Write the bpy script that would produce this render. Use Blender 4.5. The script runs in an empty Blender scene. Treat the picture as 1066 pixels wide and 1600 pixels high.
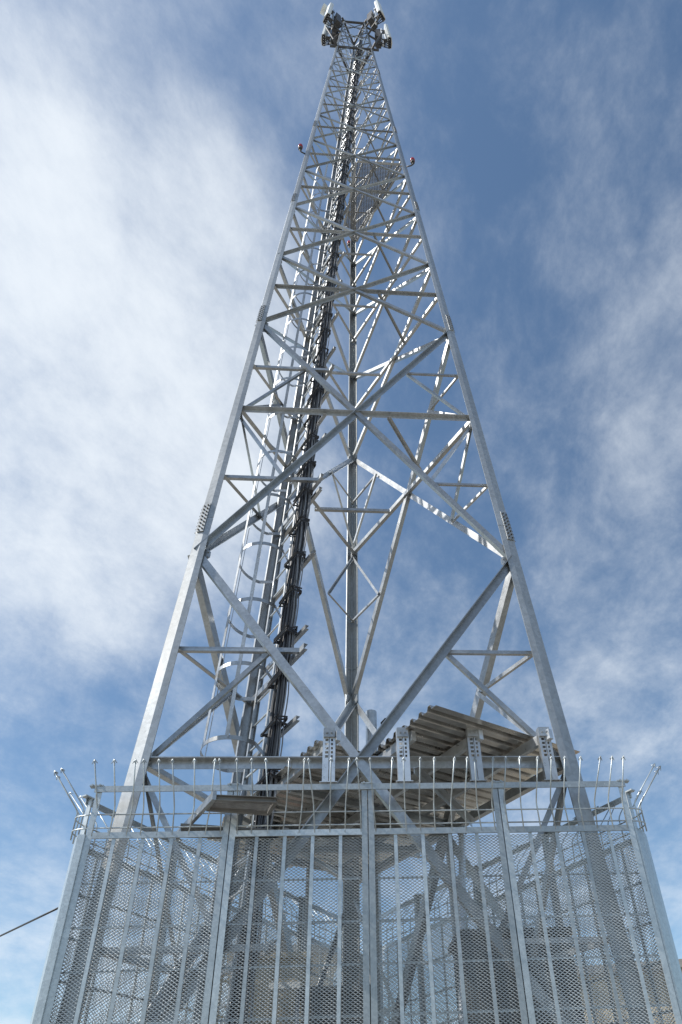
import bpy, math, random
from mathutils import Vector, Matrix, noise
random.seed(7)
C = bpy.context.scene.collection
S = 7.0                      # metres per survey unit
CZ = 1.5                     # camera height
R = math.radians

# ------------------------------------------------------------------ camera
pitch, roll, foc = 0.66052322, -0.0527135, 1115.55464
Fw = Vector((0, math.cos(pitch), math.sin(pitch)))
U0 = Vector((0, -math.sin(pitch), math.cos(pitch)))
R0 = Vector((1, 0, 0))
Rt = R0*math.cos(roll) + U0*math.sin(roll)
Up = -R0*math.sin(roll) + U0*math.cos(roll)
cd = bpy.data.cameras.new('camera'); cam = bpy.data.objects.new('camera', cd); C.objects.link(cam)
M = Matrix((Rt, Up, -Fw)).transposed().to_4x4(); M.translation = Vector((0, 0, CZ)); cam.matrix_world = M
cd.sensor_fit = 'VERTICAL'; cd.sensor_height = 36.0
cd.lens = foc/1600*36.0
cd.shift_x = -94.784/1600; cd.shift_y = 165.45/1600
cd.clip_end = 6000
bpy.context.scene.camera = cam

# ------------------------------------------------------------------ light
SUN_EL, SUN_AZ = R(46), R(196)       # azimuth measured from +x, anticlockwise
sd = Vector((math.cos(SUN_AZ)*math.cos(SUN_EL), math.sin(SUN_AZ)*math.cos(SUN_EL), math.sin(SUN_EL)))
sl = bpy.data.lights.new('sun', 'SUN'); sl.energy = 5.0; sl.angle = R(0.53); sl.color = (1.0, .955, .89)
so = bpy.data.objects.new('sun', sl); C.objects.link(so); so.rotation_euler = (-sd).to_track_quat('-Z', 'Y').to_euler()
so.location = (-20, 0, 30)

W = bpy.data.worlds.new('World'); bpy.context.scene.world = W; W.use_nodes = True
nt = W.node_tree; nt.nodes.clear(); N = nt.nodes.new; L = nt.links.new
out = N('ShaderNodeOutputWorld'); bg = N('ShaderNodeBackground'); bg.inputs['Strength'].default_value = 0.135
sky = N('ShaderNodeTexSky'); sky.sky_type = 'NISHITA'; sky.sun_disc = False
sky.sun_elevation = SUN_EL; sky.sun_rotation = math.pi/2 - SUN_AZ
sky.altitude = 300; sky.air_density = 1.0; sky.dust_density = 0.9; sky.ozone_density = 1.6
tc = N('ShaderNodeTexCoord')
def vmath(op, a, b=None):
    n = N('ShaderNodeVectorMath'); n.operation = op
    for i, v in enumerate((a, b)):
        if v is None: continue
        if isinstance(v, (tuple, Vector)): n.inputs[i].default_value = v
        else: L(v, n.inputs[i])
    return n
def fmath(op, a, b=None, c=None, clamp=False):
    n = N('ShaderNodeMath'); n.operation = op; n.use_clamp = clamp
    for i, v in enumerate((a, b, c)):
        if v is None: continue
        if isinstance(v, (int, float)): n.inputs[i].default_value = v
        else: L(v, n.inputs[i])
    return n.outputs[0]
D = vmath('NORMALIZE', tc.outputs['Generated']).outputs[0]
sep = N('ShaderNodeSeparateXYZ'); L(D, sep.inputs[0])
# clouds lie on a high sheet: direction divided by height
zc = fmath('ADD', fmath('MAXIMUM', sep.outputs[2], 0.02), 0.28)
inv = fmath('DIVIDE', 1.0, zc)
plane = vmath('SCALE', D); L(inv, plane.inputs['Scale'])
mp = N('ShaderNodeMapping'); L(plane.outputs[0], mp.inputs['Vector'])
mp.inputs['Rotation'].default_value = (0, 0, R(-38)); mp.inputs['Scale'].default_value = (1.3, .95, .5)
mp.inputs['Location'].default_value = (3.1, 1.7, .35)
def ntex(scale, detail, rough, dist, src):
    n = N('ShaderNodeTexNoise'); n.inputs['Scale'].default_value = scale; n.inputs['Detail'].default_value = detail
    n.inputs['Roughness'].default_value = rough; n.inputs['Distortion'].default_value = dist; L(src, n.inputs['Vector']); return n
warp = ntex(1.3, 3, .5, 0, mp.outputs[0])
wv = vmath('SCALE', vmath('SUBTRACT', warp.outputs['Color'], (.5, .5, .5)).outputs[0]); wv.inputs['Scale'].default_value = .22
wp = vmath('ADD', mp.outputs[0], wv.outputs[0]).outputs[0]
n1 = ntex(1.7, 12, .62, 0, wp)
n2 = ntex(6.5, 12, .68, 0, wp)
n3 = ntex(.9, 3, .5, 0, wp)
# the bank of cloud stands to the left of the tower, thinner veil to the right
bank = vmath('DOT_PRODUCT', D, Vector((-.37, .50, .78)).normalized()).outputs['Value']
bank = fmath('MULTIPLY', fmath('SUBTRACT', bank, .950), 5.5)
bank = fmath('MAXIMUM', fmath('MINIMUM', bank, .15), -.11)
cov = fmath('ADD', fmath('MULTIPLY', n1.outputs['Fac'], .86), fmath('MULTIPLY', n2.outputs['Fac'], .50))
cov = fmath('ADD', cov, fmath('MULTIPLY', n3.outputs['Fac'], .26))
cov = fmath('ADD', cov, bank)
cov = fmath('ADD', cov, -.155)
mr = N('ShaderNodeMapRange'); mr.interpolation_type = 'SMOOTHSTEP'
L(cov, mr.inputs['Value']); mr.inputs['From Min'].default_value = .40; mr.inputs['From Max'].default_value = .98
mr.inputs['To Max'].default_value = .88
mx = N('ShaderNodeMix'); mx.data_type = 'RGBA'; L(mr.outputs[0], mx.inputs['Factor'])
tint = N('ShaderNodeMix'); tint.data_type = 'RGBA'; tint.blend_type = 'MULTIPLY'; tint.inputs['Factor'].default_value = 1
L(sky.outputs[0], tint.inputs['A']); tint.inputs['B'].default_value = (1.02, 1.14, 1.14, 1)
L(tint.outputs['Result'], mx.inputs['A']); mx.inputs['B'].default_value = (6.9, 7.35, 7.8, 1)
L(mx.outputs['Result'], bg.inputs['Color']); L(bg.outputs[0], out.inputs[0])

vs = bpy.context.scene.view_settings
vs.view_transform = 'Standard'; vs.look = 'None'; vs.exposure = 0; vs.gamma = 1; vs.use_curve_mapping = False

# ------------------------------------------------------------------ materials
def mat(name, col, rough=.5, metal=0.0, var=.15, scale=6.0, bump=0.0, stain=None, fine=None, stretch=(1, 1, 1)):
    m = bpy.data.materials.new(name); m.use_nodes = True
    t = m.node_tree; b = t.nodes['Principled BSDF']
    tcn = t.nodes.new('ShaderNodeTexCoord'); g = t.nodes.new('ShaderNodeNewGeometry')
    mpn = t.nodes.new('ShaderNodeMapping'); mpn.inputs['Scale'].default_value = stretch
    t.links.new(g.outputs['Position'], mpn.inputs['Vector'])
    n = t.nodes.new('ShaderNodeTexNoise'); n.inputs['Scale'].default_value = scale; n.inputs['Detail'].default_value = 6
    n.inputs['Roughness'].default_value = .65
    t.links.new(mpn.outputs[0], n.inputs['Vector'])
    r = t.nodes.new('ShaderNodeValToRGB')
    r.color_ramp.elements[0].position = .3; r.color_ramp.elements[1].position = .7
    c = Vector(col)
    r.color_ramp.elements[0].color = (*(c*(1-var)), 1); r.color_ramp.elements[1].color = (*[min(1, x) for x in c*(1+var)], 1)
    t.links.new(n.outputs['Fac'], r.inputs['Fac'])
    last = r.outputs['Color']
    if fine:
        v = t.nodes.new('ShaderNodeTexVoronoi'); v.inputs['Scale'].default_value = fine; t.links.new(g.outputs['Position'], v.inputs['Vector'])
        hs = t.nodes.new('ShaderNodeMix'); hs.data_type = 'RGBA'; hs.blend_type = 'OVERLAY'; hs.inputs['Factor'].default_value = .10
        bw = t.nodes.new('ShaderNodeSeparateColor'); t.links.new(v.outputs['Color'], bw.inputs[0])
        cb = t.nodes.new('ShaderNodeCombineColor')
        for i in range(3): t.links.new(bw.outputs[0], cb.inputs[i])
        t.links.new(last, hs.inputs['A']); t.links.new(cb.outputs[0], hs.inputs['B']); last = hs.outputs['Result']
    if stain:
        n2 = t.nodes.new('ShaderNodeTexNoise'); n2.inputs['Scale'].default_value = stain[1]; n2.inputs['Detail'].default_value = 8
        m2 = t.nodes.new('ShaderNodeMapping'); m2.inputs['Scale'].default_value = (1, 1, .25); m2.inputs['Location'].default_value = (7, 3, 1)
        t.links.new(g.outputs['Position'], m2.inputs['Vector']); t.links.new(m2.outputs[0], n2.inputs['Vector'])
        rr = t.nodes.new('ShaderNodeMapRange'); rr.inputs['From Min'].default_value = stain[2]; rr.inputs['From Max'].default_value = stain[2]+.14
        rr.inputs['To Max'].default_value = stain[3]
        t.links.new(n2.outputs['Fac'], rr.inputs['Value'])
        ms = t.nodes.new('ShaderNodeMix'); ms.data_type = 'RGBA'; t.links.new(rr.outputs[0], ms.inputs['Factor'])
        t.links.new(last, ms.inputs['A']); ms.inputs['B'].default_value = (*stain[0], 1); last = ms.outputs['Result']
    if metal:
        oi = t.nodes.new('ShaderNodeObjectInfo'); rg = t.nodes.new('ShaderNodeMapRange')
        rg.inputs['To Min'].default_value = .74; rg.inputs['To Max'].default_value = 1.16
        t.links.new(oi.outputs['Random'], rg.inputs['Value'])
        hv = t.nodes.new('ShaderNodeHueSaturation'); t.links.new(last, hv.inputs['Color']); t.links.new(rg.outputs[0], hv.inputs['Value'])
        last = hv.outputs['Color']
    t.links.new(last, b.inputs['Base Color'])
    rv = t.nodes.new('ShaderNodeMapRange'); rv.inputs['To Min'].default_value = max(.05, rough-.1); rv.inputs['To Max'].default_value = min(1, rough+.12)
    t.links.new(n.outputs['Fac'], rv.inputs['Value']); t.links.new(rv.outputs[0], b.inputs['Roughness'])
    b.inputs['Metallic'].default_value = metal
    if bump:
        bp = t.nodes.new('ShaderNodeBump'); bp.inputs['Strength'].default_value = bump; bp.inputs['Distance'].default_value = .004
        t.links.new(n.outputs['Fac'], bp.inputs['Height']); t.links.new(bp.outputs[0], b.inputs['Normal'])
    return m
GALV = mat('galvanised steel', (.43, .445, .455), .34, .70, .14, 5, .1, stain=((.33, .32, .31), 3, .56, .35), fine=42)
GALVF = mat('galvanised fence steel', (.46, .50, .52), .38, .6, .10, 6, .1, stain=((.26, .21, .16), 4, .64, .45), fine=60)
LEGM = mat('galvanised leg plate', (.40, .415, .42), .37, .65, .12, 2.2, .1, stain=((.30, .30, .29), 2.0, .52, .5), fine=30, stretch=(1, 1, .35))
MESHM = mat('expanded metal', (.54, .555, .55), .42, .45, .12, 3, 0)
ZINC = mat('bright zinc', (.62, .64, .66), .3, .7, .15, 12)
ROOFM = mat('roof sheet steel', (.60, .585, .56), .24, .85, .12, 3.0, .08, stain=((.30, .25, .20), 2.5, .56, .5), stretch=(1, 1, 1))
BLACK = mat('black cable jacket', (.022, .022, .026), .45, 0, .3, 8)
GREYC = mat('grey cable jacket', (.16, .165, .18), .5, 0, .3, 8)
BOLT = mat('bolt steel', (.12, .115, .11), .5, .5, .3, 20)
WHITEP = mat('white radome plastic', (.72, .74, .73), .4, 0, .06, 3, stain=((.45, .43, .40), 4, .6, .4))
DARKP = mat('dark radio casing', (.07, .07, .075), .5, 0, .3, 5)
REDL = mat('red lamp glass', (.38, .012, .02), .2, 0, .1, 10)
CONC = mat('concrete', (.36, .35, .33), .85, 0, .18, 3, .4, stain=((.2, .19, .17), 2, .55, .5))
SAND = mat('dry sandy soil', (.28, .26, .225), .95, 0, .25, .8, .6, stain=((.20, .19, .10), .35, .52, .5))
CABG = mat('grey cabinet paint', (.11, .115, .115), .5, 0, .08, 2, stain=((.13, .12, .10), 3, .6, .5))
CABC = mat('cream cabinet paint', (.52, .47, .36), .55, 0, .08, 2, stain=((.30, .25, .18), 3, .58, .5))
CREAM = mat('cream render', (.58, .50, .37), .9, 0, .1, 2, .3, stain=((.36, .29, .2), 1.5, .56, .5))
TILE = mat('clay roof', (.30, .14, .08), .8, 0, .2, 4)
GLASS = mat('dark window glass', (.03, .035, .04), .12, 0, .1, 3)
GRATE = mat('grating steel', (.25, .245, .235), .6, .2, .2, 8, stain=((.16, .145, .13), 5, .5, .6))

# ------------------------------------------------------------------ object helpers
WM = {}                                # world matrix of everything built
def empty(name, loc, label, cat, group=None, rz=0):
    o = bpy.data.objects.new(name, None); C.objects.link(o); o.location = loc; o.rotation_euler = (0, 0, rz)
    o.empty_display_size = .3
    o['label'] = label; o['category'] = cat
    if group: o['group'] = group
    WM[o.name] = Matrix.Translation(loc) @ Matrix.Rotation(rz, 4, 'Z')
    return o
def part(name, me, parent, MW=None, label=None, stuff=False):
    MW = MW or Matrix.Identity(4)
    o = bpy.data.objects.new(name, me); C.objects.link(o); o.parent = parent
    o.matrix_basis = WM[parent.name].inverted() @ MW if parent else MW
    WM[o.name] = MW.copy()
    if label: o['label'] = label
    if stuff: o['kind'] = 'stuff'
    return o
def tagmesh(o, label=None, cat=None, kind=None, group=None):
    if label: o['label'] = label
    if cat: o['category'] = cat
    if kind: o['kind'] = kind
    if group: o['group'] = group
    return o
class MB:
    def __init__(s): s.v = []; s.f = []
    def add(s, vs, fs):
        k = len(s.v); s.v += [tuple(v) for v in vs]; s.f += [tuple(k+i for i in f) for f in fs]; return s
    def box(s, a, b, Mx=None):
        a = Vector(a); b = Vector(b)
        vs = [Vector((x, y, z)) for z in (a.z, b.z) for y in (a.y, b.y) for x in (a.x, b.x)]
        if Mx: vs = [Mx @ v for v in vs]
        return s.add(vs, [(0, 2, 3, 1), (4, 5, 7, 6), (0, 1, 5, 4), (2, 6, 7, 3), (0, 4, 6, 2), (1, 3, 7, 5)])
    def tube(s, pts, r, n=8, cap=True, up=None):
        pts = [Vector(p) for p in pts]; rs = r if isinstance(r, (list, tuple)) else [r]*len(pts)
        k = len(s.v); prev = None
        for i, p in enumerate(pts):
            t = (pts[min(i+1, len(pts)-1)] - pts[max(i-1, 0)]).normalized()
            a = prev if prev is not None else (Vector((0, 0, 1)) if abs(t.z) < .9 else Vector((1, 0, 0)))
            x = (a - t*a.dot(t)).normalized(); prev = x; y = t.cross(x)
            for j in range(n):
                an = 2*math.pi*(j+.5)/n; s.v.append(tuple(p + (x*math.cos(an) + y*math.sin(an))*rs[i]))
        for i in range(len(pts)-1):
            for j in range(n):
                a = k+i*n+j; b = k+i*n+(j+1) % n; s.f.append((a, b, b+n, a+n))
        if cap:
            s.f.append(tuple(k+j for j in reversed(range(n)))); e = k+(len(pts)-1)*n; s.f.append(tuple(e+j for j in range(n)))
        return s
    def prism(s, poly, z0, z1, Mx=None):
        n = len(poly); vs = [Vector((x, y, z0)) for x, y in poly] + [Vector((x, y, z1)) for x, y in poly]
        if Mx: vs = [Mx @ v for v in vs]
        return s.add(vs, [tuple(reversed(range(n))), tuple(range(n, 2*n))] + [(i, (i+1) % n, n+(i+1) % n, n+i) for i in range(n)])
    def mesh(s, name, m, smooth=False):
        me = bpy.data.meshes.new(name); me.from_pydata(s.v, [], s.f); me.materials.append(m)
        if smooth: me.polygons.foreach_set('use_smooth', [True]*len(me.polygons))
        me.update(); return me
def frame(x, y, z, o): 
    m = Matrix((x, y, z)).transposed().to_4x4(); m.translation = o; return m
def P3(x, y, z): return Vector((x*S, y*S, z*S+CZ))
def ray(px, py):                      # survey only: a direction, used with a known plane of the place
    return Fw + Rt*((px-533-94.784)/foc) + Up*(-(py-800-165.45)/foc)
def at_z(px, py, z):
    d = ray(px, py); d = d*(z*S/d.z); return Vector((d.x, d.y, z*S+CZ))

# unit profiles: length 1 along z
def prof(name, poly, m): return MB().prism(poly, 0, 1).mesh(name, m)
def Lpoly(t=.1): return [(0, 0), (1, 0), (1, t), (t, t), (t, 1), (0, 1)]
ANG = prof('angle', Lpoly(.11), GALV)
ANGF = prof('fence_angle', Lpoly(.12), GALVF)
FLAT = prof('flat', [(-.5, -.5), (.5, -.5), (.5, .5), (-.5, .5)], GALVF)
FLATG = prof('flat_galv', [(-.5, -.5), (.5, -.5), (.5, .5), (-.5, .5)], GALV)
CHAND = prof('dark_channel', [(-.5, -.5), (.5, -.5), (.5, .5), (.4, .5), (.4, -.4), (-.4, -.4), (-.4, .5), (-.5, .5)], GRATE)
CHAN = prof('channel', [(-.5, -.5), (.5, -.5), (.5, .5), (.4, .5), (.4, -.4), (-.4, -.4), (-.4, .5), (-.5, .5)], GALV)
TUBE = MB().tube([(0, 0, 0), (0, 0, 1)], 1, 10).mesh('tube', ZINC, True)
def member(name, parent, A, B, me, w, d, xdir, flipx=False):
    """A..B, profile x along xdir (made square to the run), y = run x x"""
    z = (B-A); ln = z.length; z = z/ln
    x = (xdir - z*xdir.dot(z)).normalized(); y = z.cross(x)
    m = frame(x*w, y*d, z*ln, A)
    return part(name, me, parent, m)

# ------------------------------------------------------------------ tower geometry
TX, PSI, W0, SL = -.08154457137192604, .111554, .30085926580265204, .05587927581192733
u = Vector((math.cos(PSI), math.sin(PSI), 0)); n = Vector((-math.sin(PSI), math.cos(PSI), 0))
AX = Vector((TX, 1.0, 0))
def hw(z): return W0 - SL*z
def node(i, z):
    w = hw(z); a, b = ((-1, -.57735), (1, -.57735), (0, 1.1547))[i]
    p = AX + u*a*w + n*b*w; return P3(p.x, p.y, z)
OUTC = [(-u*.8660+n*-.5), (u*.8660-n*.5), n.copy()]
FACES = [(0, 1), (1, 2), (2, 0)]
FN = [-n, (u*.8660+n*.5), (-u*.8660+n*.5)]           # outward normals of the faces
KZ = [-.02, .792, 1.519, 1.860, 2.181, 2.469, 2.748, 3.010, 3.260, 3.478, 3.70, 3.90, 4.09, 4.27, 4.45]
def hz(k):
    a, b = KZ[k], KZ[k+1]; return b-(b-a)*hw(b)/(hw(a)+hw(b))
ZT = Vector((0, 0, 1))

# ------------------------------------------------------------------ setting: ground
def terrain():
    mb = MB(); rings = [0, 6, 12, 20, 35, 60, 110, 220, 500, 1200, 3000]; ns = 48
    c = Vector((AX.x*S, S, 0)); mb.v.append(tuple(c))
    for r in rings[1:]:
        for j in range(ns):
            a = 2*math.pi*j/ns; p = c + Vector((math.cos(a)*r, math.sin(a)*r, 0))
            h = noise.noise(p*.03)*min(1, max(0, (r-12)/60))*2.0 if r > 12 else 0
            mb.v.append((p.x, p.y, h*.5 - (0 if r < 12 else .0)))
    for j in range(ns): mb.f.append((0, 1+j, 1+(j+1) % ns))
    for k in range(len(rings)-2):
        for j in range(ns):
            a = 1+k*ns+j; b = 1+k*ns+(j+1) % ns; mb.f.append((a, a+ns, b+ns, b))
    return mb.mesh('ground', SAND, True)
g = part('ground', terrain(), None); tagmesh(g, kind='structure')
tri = []
for i in range(3):
    p = AX*S + OUTC[i]*S*.43; tri.append((p.x, p.y))
pad = part('concrete_pad', MB().prism(tri, .0, .12).mesh('pad', CONC), None); tagmesh(pad, kind='structure')

# ------------------------------------------------------------------ the lattice tower
tower = empty('lattice_tower', (AX.x*S, S, 0), 'tall three-legged galvanised lattice tower rising from inside the mesh fence', 'tower')
for i in range(3):
    b = node(i, -.03)
    mb = MB().prism([(-.38, -.38), (.38, -.38), (.38, .38), (-.38, .38)], .12, b.z-.03, Matrix.Translation((b.x, b.y, 0)))
    part('leg_plinth', mb.mesh('leg_plinth', CONC), tower)
    mb = MB().box((b.x-.22, b.y-.22, b.z-.03), (b.x+.22, b.y+.22, b.z))
    part('base_plate', mb.mesh('base_plate', GALV), tower)

def leg_fl(z): return max(.055, .178 - .025*z)          # flange length, metres
def legsec(i, z, off=0.0, fl=None, th=None):
    """closed section of a bent 60 degree angle at height z"""
    fl = fl or leg_fl(z); th = th or fl*.10
    o = OUTC[i]; apex = node(i, z) + o*(fl*.577+off)
    d = []
    for j in range(3):
        if j != i: d.append((node(j, z)-node(i, z)).normalized())
    d1, d2 = d
    if (d1.cross(d2)).z < 0: d1, d2 = d2, d1
    n1 = Vector((d1.y, -d1.x, 0)); n2 = Vector((-d2.y, d2.x, 0))   # outward normals of the two flanges
    if n1.dot(o) < 0: n1 = -n1
    if n2.dot(o) < 0: n2 = -n2
    # right-angled nose, then each flange bent back into the plane of its face
    mm = (-o); s_ = mm.cross(ZT).normalized()
    if s_.dot(d1) < 0: s_ = -s_
    e1 = (mm+s_).normalized(); e2 = (mm-s_).normalized()
    k1 = (n1+o*.0); m1 = Vector((e1.y, -e1.x, 0)); m2 = Vector((-e2.y, e2.x, 0))
    if m1.dot(o) < 0: m1 = -m1
    if m2.dot(o) < 0: m2 = -m2
    a = apex - o*fl*.10; p1 = a+e1*fl*.62; p2 = a+e2*fl*.62
    q1 = p1+d1*fl*.40; q2 = p2+d2*fl*.40
    outer = [q1, p1, a+e1*fl*.06, a+e2*fl*.06, p2, q2]
    inner = [q2-n2*th, p2-(m2+n2).normalized()*th, a-o*th*1.45+e2*fl*.03, a-o*th*1.45+e1*fl*.03, p1-(m1+n1).normalized()*th, q1-n1*th]
    return outer+inner
def loft(rings, m, name):
    mb = MB(); nn = len(rings[0])
    for r in rings: mb.v += [tuple(p) for p in r]
    for k in range(len(rings)-1):
        for j in range(nn):
            a = k*nn+j; b = k*nn+(j+1) % nn; mb.f.append((a, b, b+nn, a+nn))
    mb.f.append(tuple(reversed(range(nn)))); e = (len(rings)-1)*nn; mb.f.append(tuple(range(e, e+nn)))
    return mb.mesh(name, m)
HB = MB()
HB.prism([(math.cos(k*math.pi/3), math.sin(k*math.pi/3)) for k in range(6)], 0, .8)
HB.prism([(.5*math.cos(k*math.pi/3), .5*math.sin(k*math.pi/3)) for k in range(6)], .8, 1.6)
def hexbolt(mb, p, nrm, r):
    x = nrm.orthogonal().normalized(); y = nrm.cross(x); Mx = frame(x*r, y*r, nrm*r, p)
    mb.prism([(math.cos(k*math.pi/3), math.sin(k*math.pi/3)) for k in range(6)], 0, .8, Mx)
    mb.prism([(.45*math.cos(k*math.pi/2), .45*math.sin(k*math.pi/2)) for k in range(4)], .79, 1.7, Mx)
SPL = [-.03, .868, 1.556, 2.235, 2.90, 3.62, 4.5]
for i in range(3):
    for a, b in zip(SPL[:-1], SPL[1:]):
        part('leg', loft([legsec(i, a+.0006), legsec(i, (a+b)/2), legsec(i, b-.0006)], LEGM, 'leg'), tower)
    for zs in SPL[1:-1]:
        fl = leg_fl(zs); h = .034 if zs < 2 else .026
        o = OUTC[i]
        mm = -o; sv = mm.cross(ZT).normalized()
        for sg in (1, -1):
            e = (mm+sv*sg).normalized(); mo = Vector((e.y, -e.x, 0))
            if mo.dot(o) < 0: mo = -mo
            off_ = lambda z: node(i, z)+o*(leg_fl(z)*.577-leg_fl(z)*.10)
            A = off_(zs-h); B = off_(zs+h); zz = B-A; ln = zz.length; zz /= ln
            x = (e-zz*e.dot(zz)).normalized(); y = x.cross(zz)
            if y.dot(mo) < 0: y = -y
            th = fl*.07
            mb = MB(); mb.box((fl*.08, .003, 0), (fl*.60, .003+th, ln), frame(x, y, zz, A))
            sp_ = part('splice_plate', mb.mesh('splice_plate', LEGM), tower)
            mb = MB()
            for rr in range(8):
                for cc in (.20, .46):
                    hexbolt(mb, A+zz*ln*(rr+.5+(.25 if cc > .3 else 0))/8.4+x*fl*cc+y*(.003+th), y, fl*.070)
            part('bolt_rows', mb.mesh('bolt_rows', BOLT), sp_, stuff=True)

def msize(z): return max(.030, .106-.0215*z)
# a gusset with its bolts, shared by all nodes (unit size)
GM = MB(); GM.prism([(-1, -.55), (-.55, -1), (.55, -1), (1, -.55), (1, .55), (.55, 1), (-.55, 1), (-1, .55)], -.05, .05)
for a in (-.6, .6):
    for b in (-.5, .5): hexbolt(GM, Vector((a, b, .05)), Vector((0, 0, 1)), .16)
GME = GM.mesh('gusset', GALV)
def gusset(p, nf, r, spin=None):
    x = spin or ZT.cross(nf).normalized(); x = (x-nf*x.dot(nf)).normalized(); y = nf.cross(x)
    part('gusset_plate', GME, tower, frame(x*r, y*r, nf*r, p))
def brace(name, A, B, w, nf, off, out=True, low=True):
    """angle member in a face: wide flange flat in the face, outstanding flange on its lower edge"""
    z = (B-A).normalized(); x = nf.cross(z).normalized()
    if x.z < 0: x = -x
    if abs(x.z) < .05: x = ZT.copy()
    if not low: x = -x
    A2 = A + nf*off - x*w*.5; B2 = B + nf*off - x*w*.5
    zz = (B2-A2); ln = zz.length; zz = zz/ln; y = nf if out else -nf
    y = (y-zz*y.dot(zz)).normalized(); x = (x-zz*x.dot(zz)); x = (x-y*x.dot(y)).normalized()
    return part(name, ANG, tower, frame(x*w, y*w*.8, zz*ln, A2))
for k in range(len(KZ)-1):
    z0, z1 = KZ[k], KZ[k+1]; zh = hz(k); w = msize((z0+z1)/2)
    for f, (i, j) in enumerate(FACES):
        nf = FN[f]; t = .02
        A0, A1, B0, B1 = node(i, z0), node(i, z1), node(j, z0), node(j, z1)
        AH, BH = node(i, zh), node(j, zh)
        nf = (B0-A0).cross(A1-A0).normalized()
        if nf.dot(FN[f]) < 0: nf = -nf
        Cn = (AH+BH)/2
        if f == 0:
            brace('diagonal_brace', A1, B0, w*.88, nf, .030, False)
            brace('diagonal_brace', A0, B1, w*.9, nf, .006, True, False)
        else:
            brace('diagonal_brace', A1, B0, w, nf, -.016, f == 1)
            brace('diagonal_brace', A0, B1, w, nf, .016, True)
        if k < 12 or f == 0:
            brace('horizontal_brace', AH, BH, w*.9, nf, -.012 if f == 0 else -.04, f != 2, f != 0)
        gusset(Cn+nf*.004, nf, w*.72)
        if k < 9:
            for P, Q in ((A1, B1), (B1, A1)):
                gusset(P+(Q-P).normalized()*w*.8+nf*.004-ZT*.02, nf, w*.75)
        # redundant struts in the two tall panels
        if k < 2:
            ws = w*.44
            for (P0, P1, PH) in ((A0, A1, AH), (B0, B1, BH)):
                for E_, zq in ((P1, (zh+z1)/2), (P0, (zh+z0)/2)):
                    q = (Cn+E_)/2
                    i0 = i if P0 is A0 else j
                    lp = node(i0, (q.z-CZ)/S)
                    brace('strut', q, lp, ws, nf, -.03, f == 1)
                    brace('strut', q, PH, ws*1.15, nf, -.045, f == 1)
    # plan bracing at the level of the horizontals: each corner cut off
    fr = .375
    for i in range(3):
        a, b = [j for j in range(3) if j != i]
        P = node(i, zh); Fp = P+(node(a, zh)-P)*fr; Sp = P+(node(b, zh)-P)*fr
        if i == 0:
            q = (.199-.0195*zh)*S; Fp = P+(node(a, zh)-P).normalized()*q; Sp = P+(node(b, zh)-P).normalized()*q
        if k < 12:
            m_ = member('plan_brace', tower, Fp-ZT*w*.4, Sp-ZT*w*.4, ANG, w*.62, w*.62, (P-(Fp+Sp)/2).normalized())
# quarter level ties that carry the ladder
def cutp(z, t, off=0.0, dz=0.0):
    q = (.199-.0195*z)*S; P = node(0, z); F_ = P+(node(1, z)-P).normalized()*q; S_ = P+(node(2, z)-P).normalized()*q
    d = P-(F_+S_)/2; d.z = 0; d.normalize()
    return F_+(S_-F_)*t+d*off+ZT*dz
for zq in (.605, .99, 1.352, .20):
    for a, b in ((node(0, zq), cutp(zq, 0)), (node(0, zq), cutp(zq, 1))):
        f = FN[0] if b is not None and (b-cutp(zq, 0)).length < .01 else FN[2]
        brace('ladder_tie', a, b, .052, f, -.03, False)
    member('ladder_tie', tower, cutp(zq, -.03), cutp(zq, 1.02), CHAN, .07, .045, ZT)

# ------------------------------------------------------------------ caged ladder
LD = cutp(.1, .65)
ladder = empty('caged_ladder', (LD.x, LD.y, .12), 'galvanised ladder with round safety cage climbing inside the left of the tower', 'ladder')
ZL0, ZL1 = -.12, 4.32
T0, T1 = .50, .80
for t in (T0, T1):
    A, B = cutp(ZL0, t), cutp(ZL1, t)
    member('stringer', ladder, A, B, CHAN, .060, .025, (node(0, 1)-cutp(1, .65)).normalized())
nr = int((cutp(ZL1, .5).z-cutp(ZL0, .5).z)/.30)
for k in range(nr):
    z = ZL0+(ZL1-ZL0)*(k+.5)/nr
    A, B = cutp(z, T0), cutp(z, T1); d = (A-B).normalized()
    part('rung', TUBE, ladder, frame(Vector((0, 0, .012)), d.cross(Vector((0, 0, 1))).normalized()*.012, (A-B), B))
# hoops
def hoop_pts(z, r=.34, depth=.60):
    a, b = cutp(z, T0), cutp(z, T1); m = (a+b)/2; d = (node(0, z)-m); d.z = 0; d.normalize(); e = (a-b).normalized()
    hw_ = (a-b).length/2; pts = []
    for k in range(0, 25):
        an = -math.pi*.5-.25+(math.pi+.5)*k/24
        # circle centre pushed out along d
        c = m+d*(depth-r); pts.append(c+d*math.cos(an)*r+e*math.sin(an)*r)
    pts = [b]+pts+[a]
    return pts
def ribbon(pts, hgt, th):
    mb = MB(); n_ = len(pts); nor = []
    for i, p in enumerate(pts):
        t = (pts[min(i+1, n_-1)]-pts[max(i-1, 0)]); t.z = 0; t.normalize(); nor.append(Vector((t.y, -t.x, 0)))
    for p, q in zip(pts, nor):
        mb.v += [tuple(p+q*th/2-ZT*hgt/2), tuple(p+q*th/2+ZT*hgt/2), tuple(p-q*th/2+ZT*hgt/2), tuple(p-q*th/2-ZT*hgt/2)]
    for i in range(n_-1):
        for j in range(4):
            a = i*4+j; b = i*4+(j+1) % 4; mb.f.append((a, b, b+4, a+4))
    mb.f += [(3, 2, 1, 0), tuple(range((n_-1)*4, n_*4))]
    return mb
zh_ = .475; hz_list = []
while zh_ < 2.62: hz_list.append(zh_); zh_ += .1235
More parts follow.
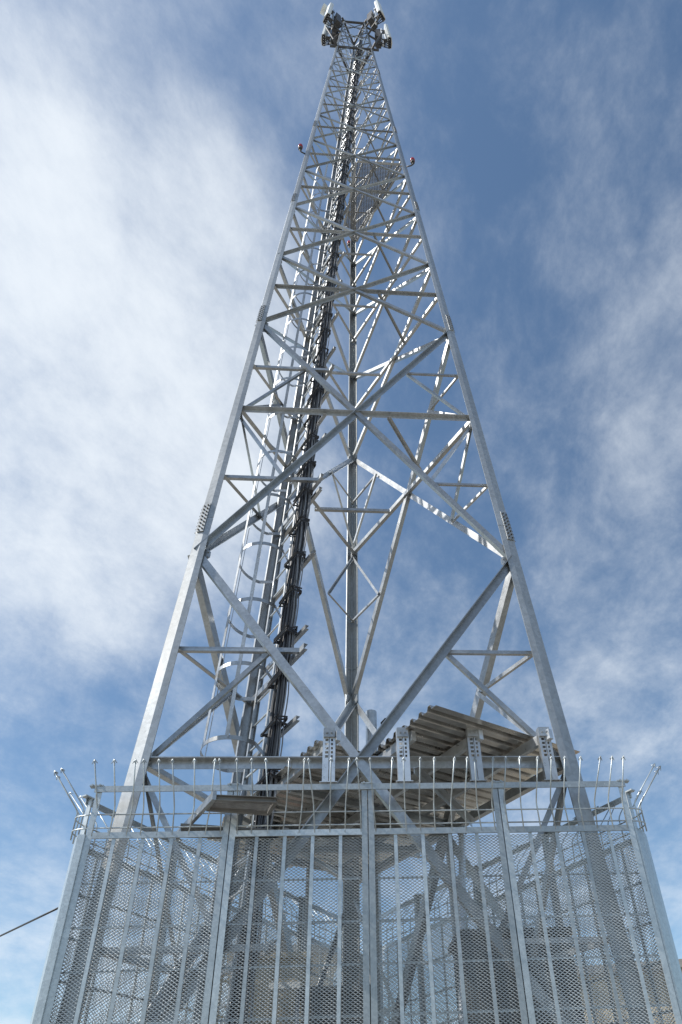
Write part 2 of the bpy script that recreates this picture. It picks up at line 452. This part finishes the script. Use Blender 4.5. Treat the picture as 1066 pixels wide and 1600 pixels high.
for z in hz_list:
    part('cage_hoop', ribbon(hoop_pts(z), .045, .006).mesh('cage_hoop', GALV, False), ladder)
for idx in (7, 13, 19):
    for a, b in zip(hz_list[:-1:4], hz_list[4::4]+[hz_list[-1]]):
        if b <= a: continue
        A, B = hoop_pts(a)[idx], hoop_pts(b)[idx]
        c_ = cutp((a+b)/2, .65); d = ((A+B)/2-c_); d.z = 0
        member('cage_strip', ladder, A, B, FLATG, .006, .042, d.normalized())

# ------------------------------------------------------------------ cables beside the ladder
ARMS = [.335+.08*k for k in range(48)]
for z in ARMS[::2]:
    member('support_arm', ladder, cutp(z, .06, -.05), cutp(z, 1.02, -.05), CHAN, .050, .042, ZT)
CB = cutp(.1, .3)
cab = empty('feeder_cable_bundle', (CB.x, CB.y, .12), 'thick bundle of black feeder cables running up beside the ladder', 'cables')
def cable_path(t0, off, z0, z1, seed, amp=.026):
    pts = []; z = z0; k = 0
    while z <= z1+1e-6:
        ph = ((z-.335)/.08) % 1.0; bulge = math.sin(ph*math.pi)
        q = noise.noise(Vector((seed*3.1, z*5.0, 0)))*amp; q2 = noise.noise(Vector((seed*5.7, z*5.0, 9)))*amp
        conv = 1+.35*bulge
        pts.append(cutp(z, .25+(t0-.25)*conv+q*.5, off+q2*.8)); z += .02
    return pts
k = 0
for r_, off in ((9, .025), (8, .052), (8, .078)):
    for c_ in range(r_):
        t = .175+.0215*c_+random.uniform(-.010, .010)+.010*(k % 3)
        zt = 4.45-random.uniform(0, .5)
        part('cable', MB().tube(cable_path(t, off+random.uniform(-.01, .01), -.1, zt, k+1), random.choice((.007, .009, .011)), 6).mesh('cable', BLACK if k % 3 else GREYC, True), cab); k += 1
for z in ARMS:
    mb = MB()
    for q in range(4):
        pts = [cutp(z, t, .01+.11*s_, dz=random.uniform(-.05, .05)) for t, s_ in ((.15, 0), (.375, -.1), (.39, 1), (.145, 1.05), (.14, 0))]
        mb.tube(pts, .010, 5)
        mb.tube([cutp(z, .15, .11), cutp(z, .10+random.uniform(-.03, .02), .13, dz=random.uniform(-.08, .06))], .005, 4)
    part('cable_tie', mb.mesh('cable_tie', BLACK), cab)
CB2 = cutp(.1, .88)
cab2 = empty('thin_cable_run', (CB2.x, CB2.y, .12), 'narrow run of thin cables on a grey tray left of the ladder rungs', 'cables')
member('cable_tray', cab2, cutp(-.1, .93, .02), cutp(4.3, .93, .02), CHAN, .13, .03, (node(0, 1)-cutp(1, .65)).normalized())
k = 0
for t in (.82, .86, .985, 1.01, 1.035):
    part('cable', MB().tube([cutp(-.1+.06*q, t+.006*math.sin(q*1.3+k), -.03+.01*math.sin(q*.7+k)) for q in range(73)], .009, 5).mesh('thin_cable', BLACK if k != 1 else GREYC, True), cab2); k += 1

# ------------------------------------------------------------------ floors inside the tower
def grating(name, poly, z, parent, m=GRATE, bar=.03, dirv=None, spacing=.045):
    """bearing bars clipped to a polygon, plus cross bars"""
    mb = MB(); d = (dirv or u).normalized(); e = Vector((-d.y, d.x, 0))
    def clip(dir_, nor, sp, h, th):
        ts = [p.dot(nor) for p in poly]; s_ = min(ts)+sp/2
        while s_ < max(ts):
            xs = []
            for a, b in zip(poly, poly[1:]+poly[:1]):
                da, db = a.dot(nor)-s_, b.dot(nor)-s_
                if da*db < 0: q = a+(b-a)*(da/(da-db)); xs.append(q.dot(dir_))
            xs.sort()
            for x0, x1 in zip(xs[::2], xs[1::2]):
                mb.box((x0, s_-th/2, z-h), (x1, s_+th/2, z), Matrix(((dir_.x, nor.x, 0, 0), (dir_.y, nor.y, 0, 0), (0, 0, 1, 0), (0, 0, 0, 1))))
            s_ += sp
    clip(d, e, spacing, bar, .010); clip(e, d, spacing*2.2, bar*.35, .010)
    return part(name, mb.mesh(name, m), parent, stuff=True)
zp = 2.60; wz = hw(zp)
pl = empty('rest_platform', tuple(AX*S+Vector((0, 0, zp*S+CZ))), 'grey steel grating floor high inside the right half of the tower', 'platform')
RC, BC, LC = node(1, zp), node(2, zp), node(0, zp)
def mixp(a, b, t): return a+(b-a)*t
ins = [mixp(LC, RC, .52)+n*.06, mixp(RC, LC, .03)+n*.06, mixp(RC, BC, .05), mixp(RC, BC, .50)+u*.02, mixp(RC, BC, .62)-u*.05, mixp(RC, BC, .95), mixp(LC, BC, .80), mixp(LC, RC, .52)+n*.75-u*.1]
PLG = mat('platform grating steel', (.27, .265, .255), .5, .3, .15, 8)
grating('grating', [Vector((p.x, p.y, 0)) for p in ins], zp*S+CZ, pl, PLG, spacing=.027, bar=.025)
for a, b in zip(ins, ins[1:]+ins[:1]):
    member('edge_angle', pl, a-ZT*.05, b-ZT*.05, ANG, .05, .05, ZT)
# lower landing by the ladder
zl = .345
pa = [at_z(*q, zl) for q in ((335, 1241), (432, 1245), (420, 1264), (324, 1257))]
ld = empty('ladder_landing', tuple(sum(pa, Vector())/4), 'small perforated landing of steel grating at the foot of the caged ladder', 'platform')
grating('grating', [Vector((p.x, p.y, 0)) for p in pa], zl*S+CZ, ld, spacing=.035, dirv=(pa[1]-pa[0]))
b1 = at_z(276, 1304, zl); member('edge_beam', ld, b1-ZT*.02, at_z(336, 1239, zl)-ZT*.02, FLATG, .07, .03, ZT)
pb2 = [at_z(*q, .33) for q in ((282, 1290), (428, 1299), (420, 1313), (284, 1309))]
part('step_plate', MB().prism([(p.x, p.y) for p in pb2][::-1], pb2[0].z, pb2[0].z+.02).mesh('step_plate', GRATE), ld)
for a, b in zip(pa, pa[1:]+pa[:1]):
    member('edge_channel', ld, a-ZT*.03, b-ZT*.03, CHAND, .045, .03, ZT)

# ------------------------------------------------------------------ fence (a triangular cage round the legs)
A3 = Vector((-.3726, .7853, 0)); B3 = Vector((.2673, .8487, 0))
A_ = at_z(153, 1228, .378); B_ = at_z(972, 1220, .378); A_.z = B_.z = 0
fu = (B_-A_).normalized(); fn = Vector((-fu.y, fu.x, 0)); fs = (B_-A_).length; T_ = .035*S
V0 = A_-fu*T_; V1 = B_+fu*T_; TS = fs+2*T_; V2 = V0+fu*TS*.5+fn*TS*.8660
fence = empty('perimeter_fence', tuple((V0+V1+V2)/3), 'tall galvanised expanded mesh fence with outward leaning spikes round the tower base', 'fence')
ZR = {'top': .377, 'mesh': .316}
zf = lambda q: q*S+CZ
ZB = .20
SIDES = [(V0, V1), (V1, V2), (V2, V0)]
bay = (TS-2*T_)/4
# expanded metal of one bay, shared by the twelve bays
def expanded(w_, h_, dx, dy):
    mb = MB(); rows = int(h_/dy); cols = int(w_/dx*2); sx = w_/cols; st = .0049; dp = .0032
    for r in range(rows+1):
        base = len(mb.v); sgn = 1 if r % 2 else -1
        for c_ in range(cols+1):
            x = c_*sx; z = r*dy+(dy/2-.0010)*(1 if (c_+r) % 2 else -1)
            y = dp*(1 if (c_+r) % 2 else -1)
            mb.v += [(x, y-.0016, z-st/2), (x, y+.0010, z-st/2-.0006), (x, y+.0016, z+st/2), (x, y-.0010, z+st/2+.0006)]
        for c_ in range(cols):
            a = base+c_*4
            for j in range(4): mb.f.append((a+j, a+(j+1) % 4, a+4+(j+1) % 4, a+4+j))
    return mb.mesh('expanded_mesh', MESHM)
EXP = expanded(bay-.06, zf(.316)-ZB-.03, .0370, .0126)
# a leaning rod with its barbed tip
def spike():
    mb = MB(); h = zf(.316); hk = .26; tip = Vector((0, -.25, hk+.255+.02))
    mb.tube([(0, 0, 0), (0, 0, hk*.86), (0, -.012, hk*.97), (0, -.04, hk+.03), tuple(tip)], .0058, 6)
    d = (tip-Vector((0, -.04, hk+.03))).normalized()
    for k in range(4):
        a = k*math.pi/2+.6; x = Vector((1, 0, 0)); y = d.cross(x)
        q = tip-d*.026+(x*math.cos(a)+y*math.sin(a))*.022
        mb.tube([tip+d*.010, q], [.0042, .0025], 4)
    return mb.mesh('spike_rod', GALVF, True)
SPK = [spike()]
WIRE = MB().tube([(0, 0, 0), (0, 0, 1)], 1, 6).mesh('wire', GALVF, True)
for s_i, (P, Q) in enumerate(SIDES):
    d = (Q-P).normalized(); nn_ = Vector((d.y, -d.x, 0))         # outward
    start = P+d*T_
    for b in range(5):
        p = start+d*bay*b
        for sgn in (-1, 1):
            if (b == 0 and sgn < 0) or (b == 4 and sgn > 0): continue
            o = p+d*sgn*.004
            part('post', ANGF, fence, frame(d*sgn*.047, nn_*-.047, ZT*(zf(.377)-.06), Vector((o.x, o.y, .05))+nn_*.014))
        mb = MB(); mb.box((-.055, -.02, 0), (.055, .03, .012), frame(d, nn_, ZT, Vector((p.x, p.y, zf(.377)-.008))))
        for q in (-.03, .03): mb.prism([(.009*math.cos(k*math.pi/3), .009*math.sin(k*math.pi/3)) for k in range(6)], 0, .01, frame(d, ZT, nn_*-1*-1, Vector((p.x, p.y, zf(.377)-.0)) + d*q+nn_*.03))
        part('post_cap', mb.mesh('post_cap', GALVF), fence)
    for b in range(4):
        p = start+d*bay*b
        M_ = frame(d, -nn_, ZT, Vector((p.x, p.y, ZB))+d*.03-nn_*.012)
        part('mesh_panel', EXP, fence, M_, stuff=True)
        for k in range(1, 5):
            q = p+d*bay*k/5
            part('vertical_bar', FLAT, fence, frame(d*.028, nn_*.007, ZT*(zf(.316)-ZB-.02), Vector((q.x, q.y, ZB))+nn_*.004))
        # rails: z, height, depth, offset
        e0, e1 = p+d*.048, p+d*(bay-.048)
        for z_, hh, dd, of in ((.3165, .05, .012, .010),):
            member('rail', fence, Vector((e0.x, e0.y, zf(z_)))+nn_*of, Vector((e1.x, e1.y, zf(z_)))+nn_*of, FLAT, hh, dd, ZT)
        for z_ in (.263, .217, .174, .126, .075, .02, -.06, -.13):
            member('cross_rail', fence, Vector((e0.x, e0.y, zf(z_)))-nn_*.026, Vector((e1.x, e1.y, zf(z_)))-nn_*.026, ANGF, .018, .016, ZT)
        for z_ in (.342, .326):
            member('wire', fence, Vector((e0.x, e0.y, zf(z_)))+nn_*.002, Vector((e1.x, e1.y, zf(z_)))+nn_*.002, WIRE, .006, .006, ZT)
        for k in range(9):
            q = p+d*(.06+(bay-.12)*k/8+random.uniform(-.012, .012))
            rot = Matrix.Rotation(random.uniform(-.09, .09), 4, nn_) @ Matrix.Rotation(random.uniform(-.10, .10), 4, ZT) @ Matrix.Rotation(random.uniform(-.05, .05), 4, d)
            part('spike_rod', SPK[0], fence, Matrix.Translation(Vector((q.x, q.y, zf(.316)))+nn_*.012) @ rot @ frame(d, -nn_, ZT, Vector()))
    e0, e1 = start-d*.01, start+d*(4*bay+.01)
    member('top_rail', fence, Vector((e0.x, e0.y, zf(.377)-.032))+nn_*.021, Vector((e1.x, e1.y, zf(.377)-.032))+nn_*.021, FLAT, .052, .010, ZT)
    # chamfered corner at P: folded plate between the two sides
    prv = SIDES[(s_i-1) % 3]; dp_ = (prv[0]-prv[1]).normalized()
    c0, c1 = P+d*T_, P+dp_*T_
    dd = (c0-c1).normalized(); on = Vector((dd.y, -dd.x, 0))
    if on.dot(P-(V0+V1+V2)/3) < 0: on = -on
    poly = [c0+nn_*.02, c0+nn_*.02-d*.07, P+on*-.17+dd*.0, c1-on*-.0+on*.012, c1-on*.0]
    fold = [c0+nn_*.026, c0+nn_*.026-d*.055, mixp(c0, c1, .5)+on*.055, c1+on*.02, c1-on*.02, mixp(c0, c1, .5)+on*.02, c0-d*.04-on*.01, c0-on*.012]
    part('corner_post', MB().prism([(q.x, q.y) for q in fold], .05, zf(.316)+.01).mesh('corner_post', GALVF), fence)
    mb = MB()
    for f_ in (0.0, .3, .6, .9):
        pass
    for z_ in (.342, .326):
        ctr = mixp(c0, c1, .5); pts = []
        for k in range(9):
            t = k/8; pts.append(mixp(c1, c0, t)+on*(.09*math.sin(math.pi*t))+Vector((0, 0, zf(z_))))
        mb.tube(pts, .006, 6)
    part('corner_wire', mb.mesh('corner_wire', GALVF, True), fence)
    for t in (.2, .5, .8):
        q = mixp(c1, c0, t)+on*.085*math.sin(math.pi*t)
        part('spike_rod', SPK[0], fence, frame(dd if dd.cross(ZT).dot(on) > 0 else -dd, -on, ZT, Vector((q.x, q.y, zf(.316)))))

# ------------------------------------------------------------------ canopy roof
zr = .448
al = PSI-.0128                     # fence direction
ra = (fu*math.cos(R(30))+fn*math.sin(R(30))); rb = (-fu*math.sin(R(30))+fn*math.cos(R(30)))
Aref = A_.copy()
def rp(a, b, z): q = Aref+ra*a*S+rb*b*S; return Vector((q.x, q.y, zf(z)))
roof = empty('canopy_roof', tuple(rp(.42, .0, 0)*1.0), 'corrugated steel canopy roof on short slotted posts above the fence top', 'canopy')
def sheet(a0, a1, b0, nrib, z, tilt=0.0):
    """trapezoidal sheet: ribs run along ra"""
    pitch_ = .0192*S; poly = []; h = .045
    xs = []
    for k in range(nrib):
        x = k*pitch_; xs += [(x, 0), (x+pitch_*.50, 0), (x+pitch_*.62, h), (x+pitch_*.86, h), (x+pitch_*.98, 0)]
    xs.append((nrib*pitch_+.02, 0)); th = .0022
    pts = xs+[(x, y-th) for x, y in reversed(xs)]
    O = rp(a0, b0, z); ln = (a1-a0)*S
    mb = MB(); nn2 = len(pts)
    for ex in (0, ln):
        for x, y in pts: mb.v.append(tuple(O+rb*(x+ex*tilt)+ZT*(y+ex*tilt*.5+.004*math.sin(ex*3+b0*40))+ra*ex))
    m_ = len(xs)
    for j in range(m_-1): mb.f.append((j, j+1, nn2+j+1, nn2+j))
    for j in range(m_, nn2-1): mb.f.append((j, j+1, nn2+j+1, nn2+j))
    mb.f.append((m_-1, m_, nn2+m_, nn2+m_-1)); mb.f.append((nn2-1, 0, nn2, 2*nn2-1))
    for o_ in (0, nn2):
        for j in range(m_-1): mb.f.append((o_+j, o_+j+1, o_+nn2-2-j, o_+nn2-1-j) if o_ else (nn2-1-j, nn2-2-j, j+1, j))
    return mb.mesh('roof_sheet', ROOFM)
b = -.258; k = 0
while b < .30:
    jit = random.uniform(-.006, .006)
    part('roof_sheet', sheet(.322+jit*1.6, .572+jit*1.6, b, 5, zr+random.uniform(0, .0022), random.uniform(-.012, .012)), roof); b += .0192*5; k += 1
b = -.120; k = 0
while b < .28:
    jit = random.uniform(-.005, .005); a0 = .227 if b < .19 else .285
    part('roof_sheet', sheet(a0+jit*1.6, .326+random.uniform(0, .03), b, 4, zr-.0045+random.uniform(-.001, .0015), random.uniform(-.02, .02)), roof); b += .0192*4; k += 1
PURL = prof('purlin', [(-.5, -.5), (.5, -.5), (.5, .5), (-.5, .5)], ZINC)
posts = [(512, 1195, .2725), (628, 1195, .3655), (740, 1195, .4565), (852, 1185, .550)]
for px_, py_, alg in posts:
    q = Aref+fu*alg*S
    # slotted double channel post standing on the fence top rail
    base = Vector((q.x, q.y, zf(.377)+.003))-fn*.0
    H = zf(zr)-zf(.377)+.02
    mb = MB()
    for sx in (-1, 1):
        mb.box((sx*.052-.003, -.03, 0), (sx*.052+.003, .03, H), frame(fu, fn, ZT, base))
    mb.box((-.006, -.03, 0), (-.002, .03, H), frame(fu, fn, ZT, base)); mb.box((.004, -.03, 0), (.016, -.026, H), frame(fu, fn, ZT, base))
    mb.box((-.049, -.030, 0), (-.034, -.026, H), frame(fu, fn, ZT, base)); mb.box((.034, -.030, 0), (.049, -.026, H), frame(fu, fn, ZT, base))
    mb.box((-.034, -.030, 0), (-.006, -.026, H*.45), frame(fu, fn, ZT, base)); mb.box((.016, -.030, 0), (.034, -.026, H*.45), frame(fu, fn, ZT, base))
    zz = H*.45
    while zz < H-.02:
        for x0, x1 in ((-.034, -.006), (.016, .034)):
            mb.box((x0, -.030, zz+.024), (x1, -.026, zz+.040), frame(fu, fn, ZT, base))
        zz += .040
    mb.box((-.075, -.045, 0), (.075, .045, -.0+.006), frame(fu, fn, ZT, base))
    part('canopy_post', mb.mesh('canopy_post', ZINC), roof)
    # purlin from the post head to the back of the roof
    a = (q-Aref).dot(ra)/S; b0 = (q-Aref).dot(rb)/S
    a = {.2725: .243, .3655: .326, .4565: .40, .550: .478}[alg]; a = a
    P0 = rp(a, b0-.012, zr)-ZT*.055; P1 = rp(a, .30 if alg > .3 else .20, zr)-ZT*.055
    member('purlin', roof, P0, P1, PURL, .095, .045, ZT)
    mb = MB(); mb.box((-.05, -.05, -.09), (.05, .05, 0), frame(fu, fn, ZT, base+ZT*H)); 
    for c_ in (-.02, .02): hexbolt(mb, base+ZT*(H-.05)+fu*c_-fn*.05, -fn, .011)
    part('post_head', mb.mesh('post_head', GALV), roof)
for bq in (.0, .13, .26):
    member('cross_beam', roof, rp(.25 if bq < .1 else .30, bq, zr)-ZT*.13, rp(.565, bq, zr)-ZT*.13, CHAN, .08, .05, ZT)
for a, b_ in ((.30, .24), (.54, .24), (.54, .02), (.42, .26)):
    t_ = rp(a, b_, zr)-ZT*.15
    member('back_post', roof, Vector((t_.x, t_.y, .12)), t_, CHAN, .08, .06, fu)

# ------------------------------------------------------------------ antennas at the top
def beam_tube(name, parent, A, B, r, m=None):
    z = B-A; x = z.orthogonal().normalized(); y = z.normalized().cross(x)
    return part(name, TUBE if m is None else m, parent, frame(x*r, y*r, z, A))
TUBD = MB().tube([(0, 0, 0), (0, 0, 1)], 1, 10).mesh('dark_tube', DARKP, True)
specs = [((511, 63), 'white panel antenna low on the left of the tower top', 200),
         ((515, 33), 'white panel antenna higher on the left of the tower top, nearest its tip', 215),
         ((592, 29), 'white panel antenna higher on the right of the tower top', 325),
         ((604, 67), 'white panel antenna low on the right of the tower top', 340)]
axT = Vector((AX.x*S, AX.y*S, 0))
for (px_, py_), lab, az in specs:
    b0 = at_z(px_, py_, 4.26)
    d = Vector((b0.x-axT.x, b0.y-axT.y, 0)).normalized(); e = Vector((-d.y, d.x, 0))
    an = empty('panel_antenna', tuple(b0), lab, 'antenna', 'panel antennas round the tower top')
    mb = MB()
    prof_ = [(-.17, 0), (-.15, .07), (0, .10), (.15, .07), (.17, 0), (.15, -.05), (-.15, -.05)]
    mb.prism(prof_, 0, 1.55, frame(e, d, (ZT+d*-.06).normalized(), b0+d*.10))
    part('radome', mb.mesh('radome', WHITEP), an)
    mb = MB(); mb.prism([(-.155, -.04), (.155, -.04), (.14, .06), (-.14, .06)], -.02, -.001, frame(e, d, ZT, b0+d*.10))
    for c_ in (-.1, -.03, .04, .11): mb.tube([b0+d*.1+e*c_, b0+d*.1+e*c_-ZT*.14, b0-d*.05+e*c_*.5-ZT*.26, b0-d*.3-ZT*.2], .016, 5)
    part('connector_cables', mb.mesh('connector_cables', BLACK), an)
    beam_tube('mount_pole', an, b0-d*.12-ZT*.28, b0-d*.12+ZT*1.6, .038)
    mb = MB()
    for h_, s_ in ((.05, 1), (.62, .8)):
        mb.box((-.17*s_, -.34, h_), (.17*s_, -.17, h_+.42), frame(e, d, ZT, b0))
        for q in range(6): mb.box((-.17*s_+.06*q*s_, -.375, h_+.02), (-.155*s_+.06*q*s_, -.335, h_+.40), frame(e, d, ZT, b0))
    part('radio_unit', mb.mesh('radio_unit', DARKP), an)
    mb = MB()
    for h_ in (.2, 1.25): mb.box((-.05, -.15, h_), (.05, .08, h_+.06), frame(e, d, ZT, b0))
    part('clamp', mb.mesh('clamp', BOLT), an)
    for h_ in (-.1, .95):
        zz = (b0.z-CZ+h_)/S; c_ = 0 if d.dot(u) < 0 else 1
        tgt = node(c_, zz)
        beam_tube('outrigger', an, b0-d*.12+ZT*h_, tgt, .030, TUBD)
# small white drum on the upper left antenna
p = at_z(509, 17, 4.50)
dr = empty('small_dish', tuple(p), 'tiny pale round dish beside the upper left antenna', 'antenna')
dv = Vector((-.8, -.5, .1)).normalized()
part('drum', MB().tube([p, p+dv*.14], [.16, .16], 16).mesh('drum', WHITEP, False), dr)
beam_tube('bracket', dr, p, at_z(515, 33, 4.26)+ZT*1.3, .02)
# mounting frame
hf = empty('mounting_frame', tuple(axT+ZT*(3.99*S+CZ)), 'dark tubular frame bolted round the tower just below the antennas', 'frame')
for zz in (3.985, 4.47):
    for i, j in FACES:
        a, b = node(i, zz), node(j, zz); d = (b-a).normalized()
        ext = .22 if zz < 4.2 else .12
        beam_tube('frame_tube', hf, a-d*ext, b+d*ext, .036, TUBD)
for i in (0, 1, 2):
    a = node(i, 4.02)
    beam_tube('frame_stay', hf, a+OUTC[i]*.05, a+OUTC[i]*.45+ZT*.9, .028, TUBD)
# lightning rod
lr = empty('lightning_rod', tuple(node(2, 4.45)), 'thin lightning rod standing on the back leg at the tower tip', 'rod')
beam_tube('rod', lr, node(2, 4.45), node(2, 4.45)+ZT*1.2, .012); part('finial', MB().tube([node(2, 4.45)+ZT*1.2, node(2, 4.45)+ZT*1.32], [.014, .002], 6).mesh('finial', ZINC), lr)

# obstruction lamps
for (i, zz, px_, lab, offd) in ((0, 2.60, (472, 238), 'red obstruction lamp on a bracket off the left leg', (-u*.11+n*-.05)),
                                (1, 2.55, (640, 259), 'red obstruction lamp on a bracket off the right leg', (u*.14-n*.05)),
                                (2, 2.60, (547, 383), 'red obstruction lamp on the rear leg, seen through the lattice', (-u*.10+n*.05))):
    a = node(i, zz)+OUTC[i]*.05; b = a+offd+ZT*.02
    lm = empty('obstruction_lamp', tuple(a), lab, 'lamp', 'red obstruction lamps at mid height')
    part('arm', MB().tube([a, mixp(a, b, .7)-ZT*.03, b, b+ZT*.12], .016, 6).mesh('arm', BOLT, True), lm)
    part('lamp_base', MB().tube([b+ZT*.10, b+ZT*.17], .045, 12).mesh('lamp_base', BOLT), lm)
    part('lamp_dome', MB().tube([b+ZT*.17, b+ZT*.24, b+ZT*.29, b+ZT*.32, b+ZT*.33], [.052, .054, .046, .028, .007], 14).mesh('lamp_dome', REDL, True), lm)

# pole with a small aerial behind the canopy
d_ = ray(581, 1180); d_ = d_*(1.32*S/d_.y); pb = Vector((d_.x, d_.y, .0)); d2 = ray(581, 1113); d2 = d2*(1.32*S/d2.y)
pole = empty('aerial_pole', (pb.x, pb.y, 0), 'grey pipe with a small black aerial rising behind the canopy', 'pole')
beam_tube('pipe', pole, pb, Vector((pb.x, pb.y, d2.z+CZ)), .085, MB().tube([(0, 0, 0), (0, 0, 1)], 1, 16).mesh('pipe', GALV, True))
q = Vector((pb.x, pb.y, d2.z+CZ-.25))
part('aerial', MB().tube([q+Vector((.05, 0, -.3)), q+Vector((.17, 0, -.05)), q+Vector((.15, 0, .06)), q+Vector((.21, 0, .13)), q+Vector((.27, 0, .09)), q+Vector((.25, 0, .03))], .016, 6).mesh('aerial', BLACK, True), pole)
part('stay', MB().tube([q+Vector((-.05, 0, -.35)), q+Vector((-.45, 0, -.55))], .012, 6).mesh('stay', BLACK, True), pole)
part('hanging_cable', MB().tube([q+Vector((.15, 0, 0)), q+Vector((.17, 0, -.3)), q+Vector((.16, 0, -1.6))], .018, 6).mesh('hanging_cable', BLACK, True), pole)

# ------------------------------------------------------------------ equipment inside the fence
def cabinet(cx, cy, w_, d_, h_, z0, m, lab, ang=0.0):
    e = empty('equipment_cabinet', (cx, cy, z0), lab, 'cabinet', 'equipment cabinets inside the fence', ang)
    X = Matrix.Translation((cx, cy, z0)) @ Matrix.Rotation(ang, 4, 'Z')
    part('body', MB().box((-w_/2, -d_/2, .1), (w_/2, d_/2, h_)).mesh('body', m), e, X)
    part('lid', MB().box((-w_/2-.04, -d_/2-.05, h_), (w_/2+.04, d_/2+.04, h_+.05)).mesh('lid', m), e, X)
    part('plinth', MB().box((-w_/2+.03, -d_/2+.03, 0), (w_/2-.03, d_/2-.03, .1)).mesh('plinth', CONC), e, X)
    for sx in (-1, 1):
        x0, x1 = (.012, w_/2-.03) if sx > 0 else (-w_/2+.03, -.012)
        dr_ = part('door', MB().box((x0, -d_/2-.022, .16), (x1, -d_/2-.001, h_-.06)).mesh('door', m), e, X)
        part('handle', MB().tube([(sx*.07, -d_/2-.05, h_*.5), (sx*.07, -d_/2-.05, h_*.5+.16)], .012, 6).mesh('handle', BOLT), dr_, X)
        mb = MB()
        for q in range(8): mb.box((x0+.08, -d_/2-.032, h_-.5+q*.04), (x1-.08, -d_/2-.023, h_-.5+q*.04+.018))
        part('louvre', mb.mesh('louvre', m), dr_, X)
    return e
# raised steel deck carrying the cabinets
dk = empty('equipment_deck', tuple((V0+V1+V2)/3+ZT*.12), 'raised steel deck under the equipment cabinets within the fence', 'deck')
ctr = (V0+V1+V2)/3
part('deck_plate', MB().prism([((mixp(v, ctr, .3)).x, (mixp(v, ctr, .3)).y) for v in (V0, V1, V2)], 1.02, 1.10).mesh('deck_plate', GRATE), dk)
for v in (V0, V1, V2):
    q = mixp(v, ctr, .4); part('deck_leg', MB().box((q.x-.06, q.y-.06, .12), (q.x+.06, q.y+.06, 1.02)).mesh('deck_leg', GALV), dk)
def atd(px_, py_, yd):
    d = ray(px_, py_); return d*(yd/d.y)+Vector((0, 0, CZ))
q = atd(800, 1452, 6.9); cabinet(q.x, q.y+.3, 1.0, .6, q.z-1.15, 1.10, CABG, 'large grey equipment cabinet behind the mesh right of the middle post', PSI)
q = atd(520, 1540, 6.9); cabinet(q.x, q.y+.3, .6, .5, q.z-1.15, 1.10, CABG, 'low grey equipment cabinet behind the mesh left of the middle post', PSI)
q = atd(425, 1492, 7.3); cabinet(q.x, q.y+.2, .62, .5, q.z-1.15, 1.10, CABC, 'cream equipment cabinet behind the mesh, second bay from the left', PSI)
# small flood lamp whose white hood catches the sun
q = atd(447, 1548, 6.6)
fl_ = empty('work_lamp', tuple(q), 'small white hooded work lamp on a stalk inside the fence', 'lamp')
part('hood', MB().prism([(-.13, -.09), (.13, -.09), (.11, .09), (-.11, .09)], 0, .05, Matrix.Translation(q)).mesh('hood', WHITEP), fl_)
part('stalk', MB().tube([q+Vector((.10, 0, 0)), q+Vector((.10, 0, -.5)), q+Vector((.08, 0, 1.12-q.z))], .02, 6).mesh('stalk', ZINC, True), fl_)
q = atd(722, 1300, 7.1); q2 = atd(700, 1400, 6.9)
pp = empty('vent_pipe', (q2.x, q2.y, 1.1), 'bright leaning pipe behind the mesh in the third bay', 'pipe')
beam_tube('pipe', pp, q2-ZT*1.5, q, .035); part('collar', MB().tube([q-ZT*.02, q+ZT*.05], .05, 10).mesh('collar', GALV), pp)

# ------------------------------------------------------------------ overhead wire on the left
wa = atd(93, 1418, 6.4); wb = atd(-260, 1562, 16.0)
wr = part('overhead_wire', MB().tube([wa.lerp(wb, k/24)-ZT*.12*math.sin(math.pi*k/24) for k in range(25)], .009, 6).mesh('overhead_wire', BLACK, True), None)
tagmesh(wr, 'thin black overhead wire reaching the left corner of the fence', 'wire')

# ------------------------------------------------------------------ cream outbuildings beyond the fence
def house(cx, cy, w_, d_, h_, ang, lab):
    e = empty('outbuilding', (cx, cy, 0), lab, 'building', None, ang); X = WM[e.name]
    wl = part('wall', MB().box((-w_/2, -d_/2, -.3), (w_/2, d_/2, h_)).mesh('wall', CREAM), e, X)
    part('roof_slab', MB().box((-w_/2-.2, -d_/2-.2, h_), (w_/2+.2, d_/2+.2, h_+.14)).mesh('roof_slab', CONC), e, X)
    for x in (-w_*.28, w_*.22):
        wn = part('window', MB().box((x-.5, -d_/2-.04, h_-1.9), (x+.5, -d_/2-.002, h_-.9)).mesh('window', CONC), e, X)
        part('pane', MB().box((x-.43, -d_/2-.05, h_-1.83), (x+.43, -d_/2-.041, h_-.97)).mesh('pane', GLASS), wn, X)
    part('door', MB().box((-.45, -d_/2-.04, 0), (.45, -d_/2-.002, 2.05)).mesh('door', TILE), e, X)
    return e
q = atd(1010, 1520, 15.0); house(q.x+.1, 16.5, 2.9, 3.2, q.z, PSI-.2, 'cream flat-roofed outbuilding seen through the right end of the fence')
q = atd(430, 1488, 15.0); house(q.x-.1, 16.5, 1.9, 2.6, q.z, PSI+.1, 'narrow cream outbuilding seen through the fence left of centre')
